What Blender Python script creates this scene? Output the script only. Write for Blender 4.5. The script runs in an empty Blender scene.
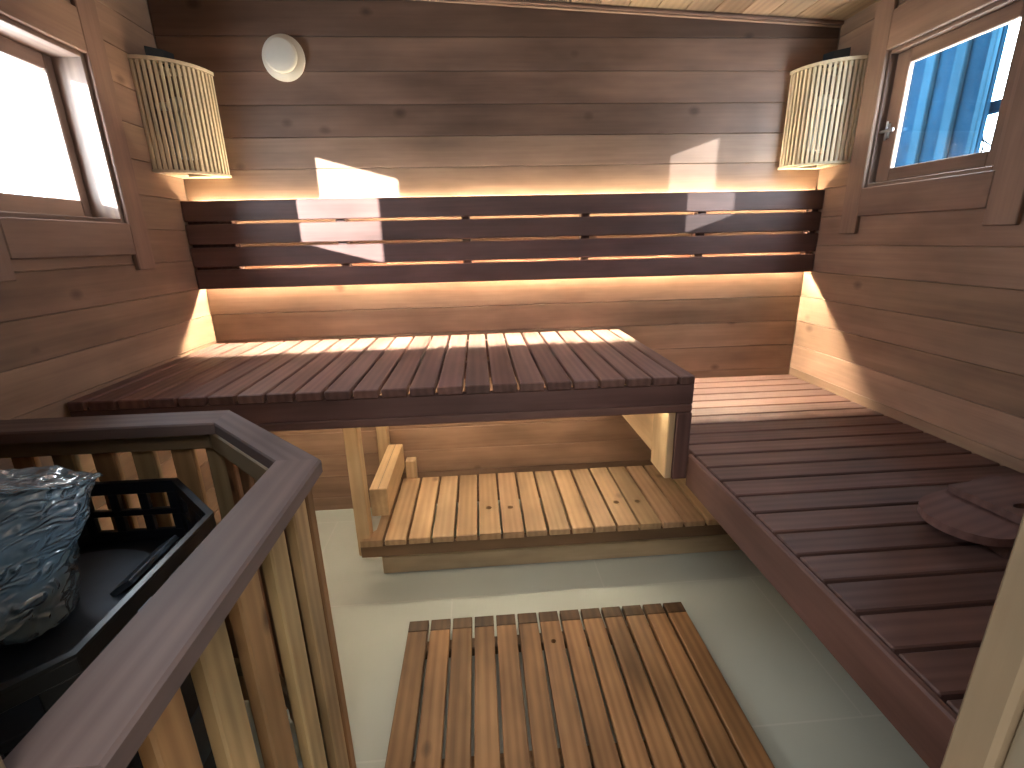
import bpy, math, random
from mathutils import Vector, Matrix, noise
from mathutils.geometry import tessellate_polygon
random.seed(7)
SC = bpy.context.scene
COL = SC.collection
PI = math.pi

# ------------------------------------------------------------------ mesh builder
class MB:
    def __init__(s):
        s.v = []; s.f = []; s.g = []; s.t = []; s.sm = []
    def add(s, vs, fs, gs, tint=(1, 1, 1), smooth=False):
        n = len(s.v)
        s.v += [tuple(p) for p in vs]; s.g += [tuple(p) for p in gs]
        s.t += [tint] * len(vs) if not isinstance(tint, list) else tint
        s.f += [tuple(n + i for i in f) for f in fs]
        s.sm += [smooth] * len(fs)
        return s
    def grain(s, vs, axis, off=None):
        if off is None:
            off = [random.uniform(-9, 9) for _ in range(3)]
        b, c = [i for i in range(3) if i != axis]
        return [(p[axis] + off[0], p[b] + off[1], p[c] + off[2]) for p in vs]
    # bevelled box given by its limits; axis = grain direction; M = optional matrix applied afterwards
    def box(s, x0, x1, y0, y1, z0, z1, axis=0, b=0.003, tint=(1, 1, 1), M=None):
        lo = (min(x0, x1), min(y0, y1), min(z0, z1)); hi = (max(x0, x1), max(y0, y1), max(z0, z1))
        b = min(b, *[(hi[i] - lo[i]) * 0.45 for i in range(3)])
        vs = []; idx = {}
        for sx in (0, 1):
            for sy in (0, 1):
                for sz in (0, 1):
                    sg = (sx, sy, sz)
                    for a in range(3):
                        p = [0, 0, 0]
                        for i in range(3):
                            e = hi[i] if sg[i] else lo[i]
                            d = -1 if sg[i] else 1
                            p[i] = e if i == a else e + d * b
                        idx[(sg, a)] = len(vs); vs.append(tuple(p))
        fs = []
        ctr = Vector([(lo[i] + hi[i]) / 2 for i in range(3)])
        def face(ids):
            P = [Vector(vs[i]) for i in ids]
            n = (P[1] - P[0]).cross(P[2] - P[0]); c = sum(P, Vector()) / len(P)
            fs.append(tuple(ids) if n.dot(c - ctr) > 0 else tuple(reversed(ids)))
        for a in range(3):
            o = [i for i in range(3) if i != a]
            for sd in (0, 1):
                q = []
                for (u, w) in ((0, 0), (1, 0), (1, 1), (0, 1)):
                    sg = [0, 0, 0]; sg[a] = sd; sg[o[0]] = u; sg[o[1]] = w
                    q.append(idx[(tuple(sg), a)])
                face(q)
            for (u, w) in ((0, 0), (1, 0), (1, 1), (0, 1)):      # edges running along a
                s0 = [0, 0, 0]; s0[o[0]] = u; s0[o[1]] = w; s1 = list(s0); s1[a] = 1
                s0 = tuple(s0); s1 = tuple(s1)
                face([idx[(s0, o[0])], idx[(s0, o[1])], idx[(s1, o[1])], idx[(s1, o[0])]])
        for sx in (0, 1):
            for sy in (0, 1):
                for sz in (0, 1):
                    face([idx[((sx, sy, sz), a)] for a in range(3)])
        gs = s.grain(vs, axis)
        if M is not None: vs = [tuple(M @ Vector(p)) for p in vs]
        return s.add(vs, fs, gs, tint)
    # upright prism from outlines in local XY (outer + holes), between z0 and z1
    def plate(s, outer, holes, z0, z1, dirv=(1, 0), tint=(1, 1, 1), M=None, b=0.0):
        loops = [outer] + list(holes)
        flat = [p for l in loops for p in l]
        tris = tessellate_polygon([[Vector((p[0], p[1], 0)) for p in l] for l in loops])
        n = len(flat)
        vs = [(p[0], p[1], z1) for p in flat] + [(p[0], p[1], z0) for p in flat]
        fs = []
        for t in tris:
            a, bb, c = [Vector(flat[i]) for i in t]
            t = tuple(t) if (bb - a).cross(c - a) > 0 else tuple(reversed(t))
            fs.append(t); fs.append(tuple(n + i for i in reversed(t)))
        k = 0
        for li, l in enumerate(loops):
            area = sum(l[i][0] * l[(i + 1) % len(l)][1] - l[(i + 1) % len(l)][0] * l[i][1] for i in range(len(l)))
            for i in range(len(l)):
                p, q = k + i, k + (i + 1) % len(l)
                quad = (p, n + p, n + q, q)
                flip = (area < 0) != (li > 0)
                fs.append(quad if not flip else tuple(reversed(quad)))
            k += len(l)
        d = Vector(dirv).normalized(); e = Vector((-d.y, d.x)); off = [random.uniform(-9, 9) for _ in range(3)]
        gs = [(p[0] * d.x + p[1] * d.y + off[0], p[0] * e.x + p[1] * e.y + off[1], p[2] + off[2]) for p in vs]
        if M is not None: vs = [tuple(M @ Vector(p)) for p in vs]
        return s.add(vs, fs, gs, tint)
    def lathe(s, prof, n=40, M=None, tint=(1, 1, 1), smooth=True, fn=None):
        vs = []; fs = []
        for (r, z) in prof:
            for k in range(n):
                a = 2 * PI * k / n
                p = Vector((r * math.cos(a), r * math.sin(a), z))
                if fn: p = fn(p, a, r, z)
                vs.append(p)
        m = len(prof)
        for i in range(m - 1):
            for k in range(n):
                k2 = (k + 1) % n
                fs.append((i * n + k, i * n + k2, (i + 1) * n + k2, (i + 1) * n + k))
        fs.append(tuple(range(n))[::-1]); fs.append(tuple((m - 1) * n + k for k in range(n)))
        gs = s.grain([tuple(p) for p in vs], 2)
        if M is not None: vs = [M @ p for p in vs]
        return s.add(vs, fs, gs, tint, smooth)
    def tube(s, pts, r, n=10, tint=(1, 1, 1)):
        pts = [Vector(p) for p in pts]; vs = []; fs = []
        up = Vector((0.13, 0.31, 0.94)).normalized()
        for i, p in enumerate(pts):
            t = (pts[min(i + 1, len(pts) - 1)] - pts[max(i - 1, 0)]).normalized()
            a = t.cross(up).normalized(); b = t.cross(a)
            rr = r[i] if isinstance(r, (list, tuple)) else r
            for k in range(n):
                th = 2 * PI * k / n
                vs.append(p + (a * math.cos(th) + b * math.sin(th)) * rr)
        for i in range(len(pts) - 1):
            for k in range(n):
                k2 = (k + 1) % n
                fs.append((i * n + k, (i + 1) * n + k, (i + 1) * n + k2, i * n + k2)[::-1])
        fs.append(tuple(range(n))); fs.append(tuple((len(pts) - 1) * n + k for k in range(n))[::-1])
        return s.add(vs, fs, s.grain([tuple(p) for p in vs], 2), tint, True)
    def build(s, name, mat, parent=None, base=None):
        base = Vector(base) if base is not None else (root_loc(parent) if parent else Vector((0, 0, 0)))
        me = bpy.data.meshes.new(name)
        me.from_pydata([tuple(Vector(p) - base) for p in s.v], [], s.f)
        a = me.attributes.new('gco', 'FLOAT_VECTOR', 'POINT')
        a.data.foreach_set('vector', [c for g in s.g for c in g])
        a = me.attributes.new('tint', 'FLOAT_VECTOR', 'POINT')
        a.data.foreach_set('vector', [c for g in s.t for c in g])
        me.polygons.foreach_set('use_smooth', s.sm)
        me.materials.append(mat)
        me.update()
        o = bpy.data.objects.new(name, me); COL.objects.link(o)
        if parent: o.parent = parent
        else: o.location = base
        return o

def root_loc(o):
    while o.parent: o = o.parent
    return Vector(o.location)

def tag(o, label, cat, group=None, kind=None):
    o['label'] = label; o['category'] = cat
    if group: o['group'] = group
    if kind: o['kind'] = kind
    return o

def thing(name, label, cat, loc, group=None, kind=None):
    o = bpy.data.objects.new(name, None); COL.objects.link(o)
    o.empty_display_size = 0.1; o.location = loc
    return tag(o, label, cat, group, kind)

def rt(a=0.88, b=1.12, hue=0.03):
    k = random.uniform(a, b)
    return (k * random.uniform(1 - hue, 1 + hue), k, k * random.uniform(1 - hue, 1 + hue))

# ------------------------------------------------------------------ materials
class NT:
    def __init__(s, name):
        s.m = bpy.data.materials.new(name); s.m.use_nodes = True
        s.t = s.m.node_tree; s.t.nodes.clear(); s.out = s.n('ShaderNodeOutputMaterial')
    def n(s, ty, **kw):
        x = s.t.nodes.new(ty)
        for k, v in kw.items(): setattr(x, k, v)
        return x
    def l(s, a, b): s.t.links.new(a, b)
    def val(s, node, key, v): node.inputs[key].default_value = v
    def math(s, op, a, b=None, clamp=False):
        x = s.n('ShaderNodeMath', operation=op, use_clamp=clamp)
        for i, q in enumerate((a, b)):
            if q is None: continue
            if hasattr(q, 'links'): s.l(q, x.inputs[i])
            else: x.inputs[i].default_value = q
        return x.outputs[0]
    def mix(s, f, a, b, blend='MIX'):
        x = s.n('ShaderNodeMix', data_type='RGBA', blend_type=blend)
        for k, q in ((0, f), (6, a), (7, b)):
            if hasattr(q, 'links'): s.l(q, x.inputs[k])
            else: x.inputs[k].default_value = q if k == 0 else (*q, 1) if len(q) == 3 else q
        return x.outputs[2]
    def ramp(s, f, stops):
        x = s.n('ShaderNodeValToRGB'); e = x.color_ramp.elements
        while len(e) < len(stops): e.new(0.5)
        for q, (p, c) in zip(e, stops): q.position = p; q.color = (*c, 1)
        s.l(f, x.inputs[0]); return x.outputs[0]

def wood(name, A, B, knot=(0.05, 0.025, 0.015), rough=0.5, knots=1.0, grain=1.0, bump=0.12, spec=0.35, gate=0.80, blotch=1.3):
    m = NT(name)
    at = m.n('ShaderNodeAttribute', attribute_name='gco')
    tn = m.n('ShaderNodeAttribute', attribute_name='tint')
    def mp(sc):
        x = m.n('ShaderNodeMapping'); x.inputs['Scale'].default_value = sc
        m.l(at.outputs['Vector'], x.inputs['Vector']); return x.outputs[0]
    def nz(vec, scale, det=4, dist=0.0, rgh=0.55):
        x = m.n('ShaderNodeTexNoise'); m.l(vec, x.inputs['Vector'])
        x.inputs['Scale'].default_value = scale; x.inputs['Detail'].default_value = det
        x.inputs['Roughness'].default_value = rgh; x.inputs['Distortion'].default_value = dist
        return x.outputs['Fac']
    fine = nz(mp((1.6, 55, 55)), 1.6, 3)
    mid = nz(mp((0.9, 14, 14)), 1.5, 4, 0.6)
    blot = nz(mp((1.1, 3.0, 3.0)), 2.2, 3)
    wv = m.n('ShaderNodeTexWave', wave_type='BANDS', bands_direction='Y', wave_profile='SIN')
    m.l(mp((0.55, 10, 8)), wv.inputs['Vector'])
    wv.inputs['Scale'].default_value = 1.2; wv.inputs['Distortion'].default_value = 5.5
    wv.inputs['Detail'].default_value = 2; wv.inputs['Detail Scale'].default_value = 0.8
    f = m.math('ADD', m.math('MULTIPLY', mid, 0.45), m.math('MULTIPLY', wv.outputs['Fac'], 0.22))
    f = m.math('ADD', f, m.math('MULTIPLY', fine, 0.34))
    f = m.math('ADD', m.math('MULTIPLY', m.math('SUBTRACT', f, 0.50), 1.9 * grain), 0.5, True)
    c = m.mix(f, B, A)
    bl = m.math('MULTIPLY', m.math('SUBTRACT', blot, 0.5), blotch)
    dark = m.math('ADD', 1.0, bl)
    cd = m.n('ShaderNodeVectorMath', operation='SCALE'); m.l(c, cd.inputs[0]); m.l(dark, cd.inputs['Scale'])
    c = cd.outputs[0]
    if knots:
        vo = m.n('ShaderNodeTexVoronoi', feature='F1'); m.l(mp((7.0, 10, 10)), vo.inputs['Vector'])
        vo.inputs['Scale'].default_value = 0.9; vo.inputs['Randomness'].default_value = 1.0
        wob = m.math('ADD', vo.outputs['Distance'], m.math('MULTIPLY', m.math('SUBTRACT', mid, 0.5), 0.16))
        sp = m.n('ShaderNodeSeparateColor'); m.l(vo.outputs['Color'], sp.inputs[0])
        wob = m.math('ADD', wob, m.math('MULTIPLY', m.math('LESS_THAN', sp.outputs[0], gate), 2.0))
        mr = m.n('ShaderNodeMapRange'); m.l(wob, mr.inputs[0])
        mr.inputs[1].default_value = 0.06; mr.inputs[2].default_value = 0.20; mr.inputs[3].default_value = 0.8 * knots; mr.inputs[4].default_value = 0.0
        c = m.mix(mr.outputs[0], c, knot)
    tm = m.n('ShaderNodeVectorMath', operation='MULTIPLY'); m.l(c, tm.inputs[0]); m.l(tn.outputs['Vector'], tm.inputs[1])
    p = m.n('ShaderNodeBsdfPrincipled'); m.l(tm.outputs[0], p.inputs['Base Color'])
    p.inputs['Roughness'].default_value = rough; p.inputs['Specular IOR Level'].default_value = spec
    bp = m.n('ShaderNodeBump'); bp.inputs['Strength'].default_value = bump; bp.inputs['Distance'].default_value = 0.002
    m.l(fine, bp.inputs['Height']); m.l(bp.outputs[0], p.inputs['Normal'])
    m.l(p.outputs[0], m.out.inputs[0])
    return m.m

def plain(name, col, rough=0.5, metal=0.0, spec=0.5, noise_amt=0.0, bump=0.0, bscale=60, coat=0.0):
    m = NT(name); p = m.n('ShaderNodeBsdfPrincipled')
    p.inputs['Base Color'].default_value = (*col, 1); p.inputs['Roughness'].default_value = rough
    p.inputs['Metallic'].default_value = metal; p.inputs['Specular IOR Level'].default_value = spec
    p.inputs['Coat Weight'].default_value = coat
    tc = m.n('ShaderNodeTexCoord'); nz = m.n('ShaderNodeTexNoise'); m.l(tc.outputs['Object'], nz.inputs['Vector'])
    nz.inputs['Scale'].default_value = bscale; nz.inputs['Detail'].default_value = 3
    if noise_amt:
        k = m.math('ADD', 1.0, m.math('MULTIPLY', m.math('SUBTRACT', nz.outputs['Fac'], 0.5), noise_amt))
        v = m.n('ShaderNodeVectorMath', operation='SCALE'); v.inputs[0].default_value = col; m.l(k, v.inputs['Scale'])
        m.l(v.outputs[0], p.inputs['Base Color'])
    if bump:
        b = m.n('ShaderNodeBump'); b.inputs['Strength'].default_value = bump; b.inputs['Distance'].default_value = 0.003
        m.l(nz.outputs['Fac'], b.inputs['Height']); m.l(b.outputs[0], p.inputs['Normal'])
    m.l(p.outputs[0], m.out.inputs[0]); return m.m

def emit(name, col, strength):
    m = NT(name); e = m.n('ShaderNodeEmission'); e.inputs[0].default_value = (*col, 1); e.inputs[1].default_value = strength
    m.l(e.outputs[0], m.out.inputs[0]); return m.m

def glass(name, tint=(0.96, 0.985, 1.0), gl=0.06, rough=0.02, milk=0.0):
    m = NT(name)
    tr = m.n('ShaderNodeBsdfTransparent'); tr.inputs[0].default_value = (*tint, 1)
    g = m.n('ShaderNodeBsdfGlossy'); g.inputs['Roughness'].default_value = rough
    lw = m.n('ShaderNodeLayerWeight'); lw.inputs[0].default_value = 0.5
    fz = m.math('MULTIPLY', m.math('POWER', lw.outputs['Facing'], 5.0), 0.8)
    x = m.n('ShaderNodeMixShader'); m.l(m.math('ADD', fz, gl, True), x.inputs[0])
    m.l(tr.outputs[0], x.inputs[1]); m.l(g.outputs[0], x.inputs[2])
    d = m.n('ShaderNodeBsdfDiffuse'); d.inputs[0].default_value = (0.85, 0.88, 0.9, 1)
    y = m.n('ShaderNodeMixShader'); y.inputs[0].default_value = milk; m.l(x.outputs[0], y.inputs[1]); m.l(d.outputs[0], y.inputs[2])
    m.l((y if milk else x).outputs[0], m.out.inputs[0])
    return m.m

W_WALL = wood('wall_wood', (0.345, 0.222, 0.150), (0.19, 0.116, 0.080), knot=(0.06, 0.03, 0.02), rough=0.5, knots=0.8, grain=0.9)
W_THERMO = wood('heat_treated_wood', (0.205, 0.115, 0.098), (0.112, 0.060, 0.052), knot=(0.03, 0.014, 0.012), rough=0.48, knots=0.35)
W_DECK = wood('deck_wood', (0.29, 0.155, 0.068), (0.135, 0.066, 0.030), knot=(0.022, 0.012, 0.009), rough=0.5, knots=1.0, gate=0.55, blotch=2.2)
W_STEP = wood('step_wood', (0.48, 0.325, 0.19), (0.33, 0.205, 0.115), knot=(0.10, 0.05, 0.03), rough=0.5, knots=0.8)
W_PALE = wood('pale_wood', (0.62, 0.46, 0.28), (0.48, 0.33, 0.19), knot=(0.2, 0.11, 0.06), rough=0.5, knots=0.5)
W_GUARD = wood('guard_wood', (0.42, 0.31, 0.185), (0.27, 0.185, 0.105), knot=(0.07, 0.04, 0.025), rough=0.55, knots=1.0, gate=0.65, blotch=1.8)
W_CAP = wood('cap_wood', (0.205, 0.150, 0.138), (0.125, 0.086, 0.080), knot=(0.05, 0.03, 0.025), rough=0.55, knots=0.0)
W_LAMP = wood('lamp_wood', (0.74, 0.62, 0.44), (0.62, 0.50, 0.33), rough=0.5, knots=0.0)
W_TRIM = wood('trim_wood', (0.30, 0.195, 0.14), (0.17, 0.105, 0.078), knot=(0.05, 0.03, 0.02), rough=0.5, knots=0.4)
W_CEIL = wood('ceiling_wood', (0.30, 0.21, 0.135), (0.19, 0.125, 0.08), rough=0.5, knots=0.8)
W_JAMB = wood('jamb_wood', (0.34, 0.27, 0.19), (0.23, 0.175, 0.12), rough=0.55, knots=0.2)
W_OUT = wood('weathered_blue_lit_wood', (0.0038, 0.0150, 0.0290), (0.0024, 0.0105, 0.0215), knot=(0.001, 0.003, 0.006), rough=0.8, knots=0.5, spec=0.0)  # blue cast of the outdoor light put into the board colour
M_BLACK = plain('black_enamel', (0.012, 0.014, 0.020), rough=0.32, spec=0.5, bump=0.05, bscale=300)
M_PLATE = plain('dark_steel', (0.10, 0.125, 0.16), rough=0.42, metal=0.4, noise_amt=0.3, bscale=30)
M_STEEL = plain('brushed_steel', (0.55, 0.56, 0.57), rough=0.35, metal=1.0, noise_amt=0.15, bscale=120)
M_CREAM = plain('cream_plastic', (0.60, 0.55, 0.46), rough=0.45, noise_amt=0.05)
M_CORE = plain('wall_core', (0.35, 0.28, 0.22), rough=0.9, noise_amt=0.1)
M_PAINT = plain('hall_paint', (0.72, 0.70, 0.67), rough=0.9, noise_amt=0.04)
M_GLASS = glass('window_glass')
M_BULB = glass('bulb_glass', (0.80, 0.82, 0.84), 0.26, 0.08, 0.45)
M_PORC = plain('white_porcelain', (0.8, 0.8, 0.78), rough=0.3)
M_BRACKET = plain('black_plastic', (0.012, 0.012, 0.013), rough=0.6)
M_LED = emit('led_light', (1.0, 0.83, 0.56), 120.0)
M_LED2 = emit('led_light_bench', (1.0, 0.84, 0.60), 62.0)
M_LED3 = emit('led_light_apron', (1.0, 0.83, 0.56), 30.0)
M_LED4 = emit('led_light_wall', (1.0, 0.84, 0.58), 800.0)
M_BARK = plain('bark', (0.003, 0.004, 0.005), rough=1.0, spec=0.0, noise_amt=0.4)
M_BUCKET = plain('grey_tin', (0.58, 0.70, 0.80), rough=0.4, metal=0.3, noise_amt=0.3, bscale=25)

def film_mat():
    m = NT('clear_plastic_film')
    tc = m.n('ShaderNodeTexCoord')
    mp = m.n('ShaderNodeMapping'); mp.inputs['Scale'].default_value = (1, 1, 2.2); mp.inputs['Rotation'].default_value = (0.5, 0.3, 0)
    m.l(tc.outputs['Object'], mp.inputs[0])
    nz = m.n('ShaderNodeTexNoise', noise_type='RIDGED_MULTIFRACTAL'); m.l(mp.outputs[0], nz.inputs['Vector'])
    nz.inputs['Scale'].default_value = 17; nz.inputs['Detail'].default_value = 5; nz.inputs['Distortion'].default_value = 1.6
    b = m.n('ShaderNodeBump'); b.inputs['Strength'].default_value = 1.0; b.inputs['Distance'].default_value = 0.022
    m.l(nz.outputs['Fac'], b.inputs['Height'])
    g = m.n('ShaderNodeBsdfGlossy'); g.inputs['Roughness'].default_value = 0.13; m.l(b.outputs[0], g.inputs['Normal'])
    d = m.n('ShaderNodeBsdfDiffuse'); d.inputs[0].default_value = (0.48, 0.74, 0.92, 1); m.l(b.outputs[0], d.inputs['Normal'])
    t = m.n('ShaderNodeBsdfTransparent'); t.inputs[0].default_value = (0.92, 0.96, 1, 1)
    a = m.n('ShaderNodeMixShader'); a.inputs[0].default_value = 0.42; m.l(t.outputs[0], a.inputs[1]); m.l(d.outputs[0], a.inputs[2])
    lw = m.n('ShaderNodeLayerWeight'); lw.inputs[0].default_value = 0.5; m.l(b.outputs[0], lw.inputs['Normal'])
    c = m.n('ShaderNodeMixShader'); m.l(m.math('ADD', m.math('MULTIPLY', m.math('POWER', lw.outputs['Facing'], 4.0), 0.7), 0.26, True), c.inputs[0])
    m.l(a.outputs[0], c.inputs[1]); m.l(g.outputs[0], c.inputs[2]); m.l(c.outputs[0], m.out.inputs[0])
    return m.m
M_FILM = film_mat()

def tile_mat():
    m = NT('stone_tile'); tc = m.n('ShaderNodeTexCoord')
    mp = m.n('ShaderNodeMapping'); mp.inputs['Location'].default_value = (0.15, -0.365 + 0.0, 0)
    m.l(tc.outputs['Object'], mp.inputs[0])
    br = m.n('ShaderNodeTexBrick'); m.l(mp.outputs[0], br.inputs['Vector'])
    br.offset = 0.5
    for k, v in (('Scale', 1.0), ('Mortar Size', 0.003), ('Brick Width', 1.2), ('Row Height', 0.593), ('Bias', 0.0), ('Mortar Smooth', 0.2)): br.inputs[k].default_value = v
    br.inputs['Color1'].default_value = (0.44, 0.47, 0.43, 1); br.inputs['Color2'].default_value = (0.47, 0.50, 0.46, 1)
    br.inputs['Mortar'].default_value = (0.52, 0.54, 0.50, 1)
    nz = m.n('ShaderNodeTexNoise'); m.l(tc.outputs['Object'], nz.inputs['Vector'])
    nz.inputs['Scale'].default_value = 3.5; nz.inputs['Detail'].default_value = 6
    c = m.mix(m.math('MULTIPLY', nz.outputs['Fac'], 0.5), br.outputs['Color'], (0.36, 0.385, 0.35))
    p = m.n('ShaderNodeBsdfPrincipled'); m.l(c, p.inputs['Base Color']); p.inputs['Roughness'].default_value = 0.45
    p.inputs['Specular IOR Level'].default_value = 0.35
    b = m.n('ShaderNodeBump'); b.inputs['Strength'].default_value = 0.15; b.inputs['Distance'].default_value = 0.002; b.invert = True
    m.l(br.outputs['Fac'], b.inputs['Height']); m.l(b.outputs[0], p.inputs['Normal'])
    m.l(p.outputs[0], m.out.inputs[0]); return m.m
M_TILE = tile_mat()

# ------------------------------------------------------------------ dimensions (metres, camera above the origin)
XL, XR, YB, YF = -1.215, 1.58, 2.26, 0.30
PITCH = 0.1207; Z0 = 0.9165                      # one plank joint of the wall cladding
def ceil_z(x): return 2.255 - 0.048 * x
JOINTS = [Z0 + PITCH * k for k in range(-8, 13)]

def shell(name, label, **kw):
    return thing(name, label, 'wall', (0, 0, 0), kind='structure')

# ---- floor
mb = MB(); mb.box(-1.5, 1.9, -1.7, 2.5, -0.12, 0, b=0)
tag(mb.build('floor', M_TILE), 'pale grey-green stone tiled floor of the sauna', 'floor', kind='structure')

# ---- generic clad wall: planks in (u = horizontal coordinate, z), holes are window / door openings
def planks(u0, u1, ztop_fn, holes, put, tints=None, seed=1):
    random.seed(seed)
    for k in range(len(JOINTS) - 1):
        z0, z1 = max(0.0, JOINTS[k]), JOINTS[k + 1] - 0.0008
        if z1 <= 0.005: continue
        top = max(ztop_fn(u0), ztop_fn(u1))
        if z0 > top: continue
        tn = tints(k) if tints else rt(0.82, 1.14, 0.04)
        segs = [(u0, u1, z0, z1)]
        for (a, b, c, d) in holes:
            new = []
            for (p, q, r, t) in segs:
                if b <= p or a >= q or d <= r or c >= t: new.append((p, q, r, t)); continue
                if p < a: new.append((p, a, r, t))
                if q > b: new.append((b, q, r, t))
                aa, bb = max(p, a), min(q, b)
                if r < c: new.append((aa, bb, r, c))
                if t > d: new.append((aa, bb, d, t))
            segs = new
        for g in segs: put(g, tn)

def core(mbc, u0, u1, z1, holes, put):
    us = sorted({u0, u1, *[h[0] for h in holes], *[h[1] for h in holes]})
    for a, b in zip(us[:-1], us[1:]):
        h = [x for x in holes if x[0] <= a and x[1] >= b]
        if not h: put(mbc, a, b, -0.1, z1)
        else:
            if h[0][2] > 0: put(mbc, a, b, -0.1, h[0][2])
            put(mbc, a, b, h[0][3], z1)

# window openings
WL = (1.36, 1.835, 1.417, 1.925)
WR = (1.452, 1.965, 1.500, 1.978)

# back wall
bw = [0.80, 0.8, 0.9, 1.0, 0.9, 0.8, 0.95, 0.95]
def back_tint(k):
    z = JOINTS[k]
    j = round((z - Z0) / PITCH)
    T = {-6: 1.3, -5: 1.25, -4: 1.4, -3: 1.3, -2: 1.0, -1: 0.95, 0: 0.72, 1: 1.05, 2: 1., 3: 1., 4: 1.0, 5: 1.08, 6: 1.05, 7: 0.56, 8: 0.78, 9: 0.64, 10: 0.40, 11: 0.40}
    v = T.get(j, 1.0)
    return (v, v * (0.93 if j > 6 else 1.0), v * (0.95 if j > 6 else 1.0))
mb = MB()
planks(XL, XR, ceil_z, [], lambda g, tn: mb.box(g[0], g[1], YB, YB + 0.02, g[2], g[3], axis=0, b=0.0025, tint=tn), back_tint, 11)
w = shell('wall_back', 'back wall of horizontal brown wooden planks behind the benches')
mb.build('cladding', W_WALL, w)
mb = MB(); mb.box(XL - 0.2, XR + 0.16, YB + 0.02, YB + 0.12, -0.1, 2.7, b=0); mb.build('core', M_CORE, w)
# left wall
mb = MB()
planks(YF, YB, lambda u: ceil_z(XL), [WL], lambda g, tn: mb.box(XL - 0.02, XL, g[0], g[1], g[2], g[3], axis=1, b=0.0025, tint=tn), None, 12)
w = shell('wall_left', 'left wall of horizontal wooden planks around the left window')
mb.build('cladding', W_WALL, w)
mb = MB(); core(mb, -1.7, YB + 0.02, 2.7, [WL], lambda m, a, b, c, d: m.box(XL - 0.20, XL - 0.02, a, b, c, d, b=0)); mb.build('core', M_CORE, w)
# right wall
mb = MB()
planks(YF, YB, lambda u: ceil_z(XR), [WR], lambda g, tn: mb.box(XR, XR + 0.02, g[0], g[1], g[2], g[3], axis=1, b=0.0025, tint=tn), None, 13)
w = shell('wall_right', 'right wall of horizontal wooden planks above the long bench')
mb.build('cladding', W_WALL, w)
mb = MB(); core(mb, -1.7, YB + 0.02, 2.7, [WR], lambda m, a, b, c, d: m.box(XR + 0.02, XR + 0.060, a, b, c, d, b=0)); mb.build('core', M_CORE, w)
# front wall with the doorway the camera looks through
DX0, DX1, DZ = -0.43, 0.452, 2.10
mb = MB()
planks(XL, XR, ceil_z, [(DX0, DX1, -0.1, DZ)], lambda g, tn: mb.box(g[0], g[1], YF - 0.02, YF, g[2], g[3], axis=0, b=0.0025, tint=tn), None, 14)
w = shell('wall_front', 'front wall with the doorway at the near end of the sauna')
mb.build('cladding', W_WALL, w)
mb = MB(); core(mb, -1.6, 2.0, 2.7, [(DX0, DX1, -0.1, DZ)], lambda m, a, b, c, d: m.box(a, b, 0.18, YF - 0.02, c, d, b=0)); mb.build('core', M_PAINT, w)
# door frame (jambs with a rebate)
d = thing('door_1', 'light wooden door frame with rebated jambs at the near right edge', 'door frame', (0, 0.24, 0), kind='structure')
for sx in (1, -1):
    inner = 0.423 if sx > 0 else -0.387
    edge = DX1 if sx > 0 else DX0
    mb = MB(); mb.box(inner, edge, 0.268, YF + 0.004, 0, DZ - 0.0, axis=2, b=0.004, tint=(1.0, .95, .86))
    mb.box(inner + sx * 0.010, edge, 0.165, 0.268, 0, DZ, axis=2, b=0.002, tint=(0.95, 1.0, 1.0))
    mb.build('jamb', W_JAMB, d)
mb = MB(); mb.box(-0.387, 0.423, 0.165, YF + 0.004, DZ - 0.03, DZ, axis=0); mb.build('head', W_JAMB, d)
mb = MB(); mb.box(0.4285, 0.434, 0.190, 0.216, 0.78, 0.90, axis=2, b=0.001)
for zz in (0.80, 0.84, 0.88): mb.lathe([(0.005, 0), (0.005, 0.002), (0.003, 0.003)], 12, Matrix.Translation((0.4287, 0.203, zz)) @ Matrix.Rotation(-PI / 2, 4, 'Y'))
h = mb.build('hinge', M_STEEL, d); h['label'] = 'silvery hinge leaf'

# ceiling boards run from front to back, sloping down to the right
mb = MB(); random.seed(21)
x = XL - 0.02
while x < XR + 0.02:
    x2 = min(x + 0.118, XR + 0.05); xa = x + 0.001
    Mz = Matrix.Translation((x, 0, ceil_z(x))) @ Matrix.Rotation(math.atan(0.048), 4, 'Y')
    mb.box(0.001, x2 - x - 0.001, YF - 0.05, YB + 0.05, 0, 0.02, axis=1, b=0.0025, tint=rt(0.72, 1.2, 0.04), M=Mz)
    x = x2
w = thing('ceiling', 'sloping ceiling of pale wooden boards', 'ceiling', (0, 0, 0), kind='structure')
mb.build('boards', W_CEIL, w)
mb = MB()
mb.plate([(XL - 0.2, 0.16), (XR + 0.16, 0.16), (XR + 0.16, 2.4), (XL - 0.2, 2.4)], [], 2.46, 2.7); mb.build('core', M_CORE, w)
# cornice batten along the back wall
t = thing('trim_1', 'thin dark cornice strip where back wall meets ceiling', 'cornice', (0, 2.25, 2.2), kind='structure')
Mz = Matrix.Translation((0, 0, ceil_z(0))) @ Matrix.Rotation(math.atan(0.048), 4, 'Y')
mb = MB(); mb.box(XL, XR + 0.0, YB - 0.024, YB, -0.014, -0.001, axis=0, tint=(0.6, 0.55, 0.55), M=Mz); mb.build('batten', W_TRIM, t)
mb = MB(); mb.box(XL, XR, YB - 0.010, YB, -0.020, -0.0145, axis=0, tint=(1.5, 1.5, 1.4), M=Mz); mb.build('bead', W_TRIM, t)

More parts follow.
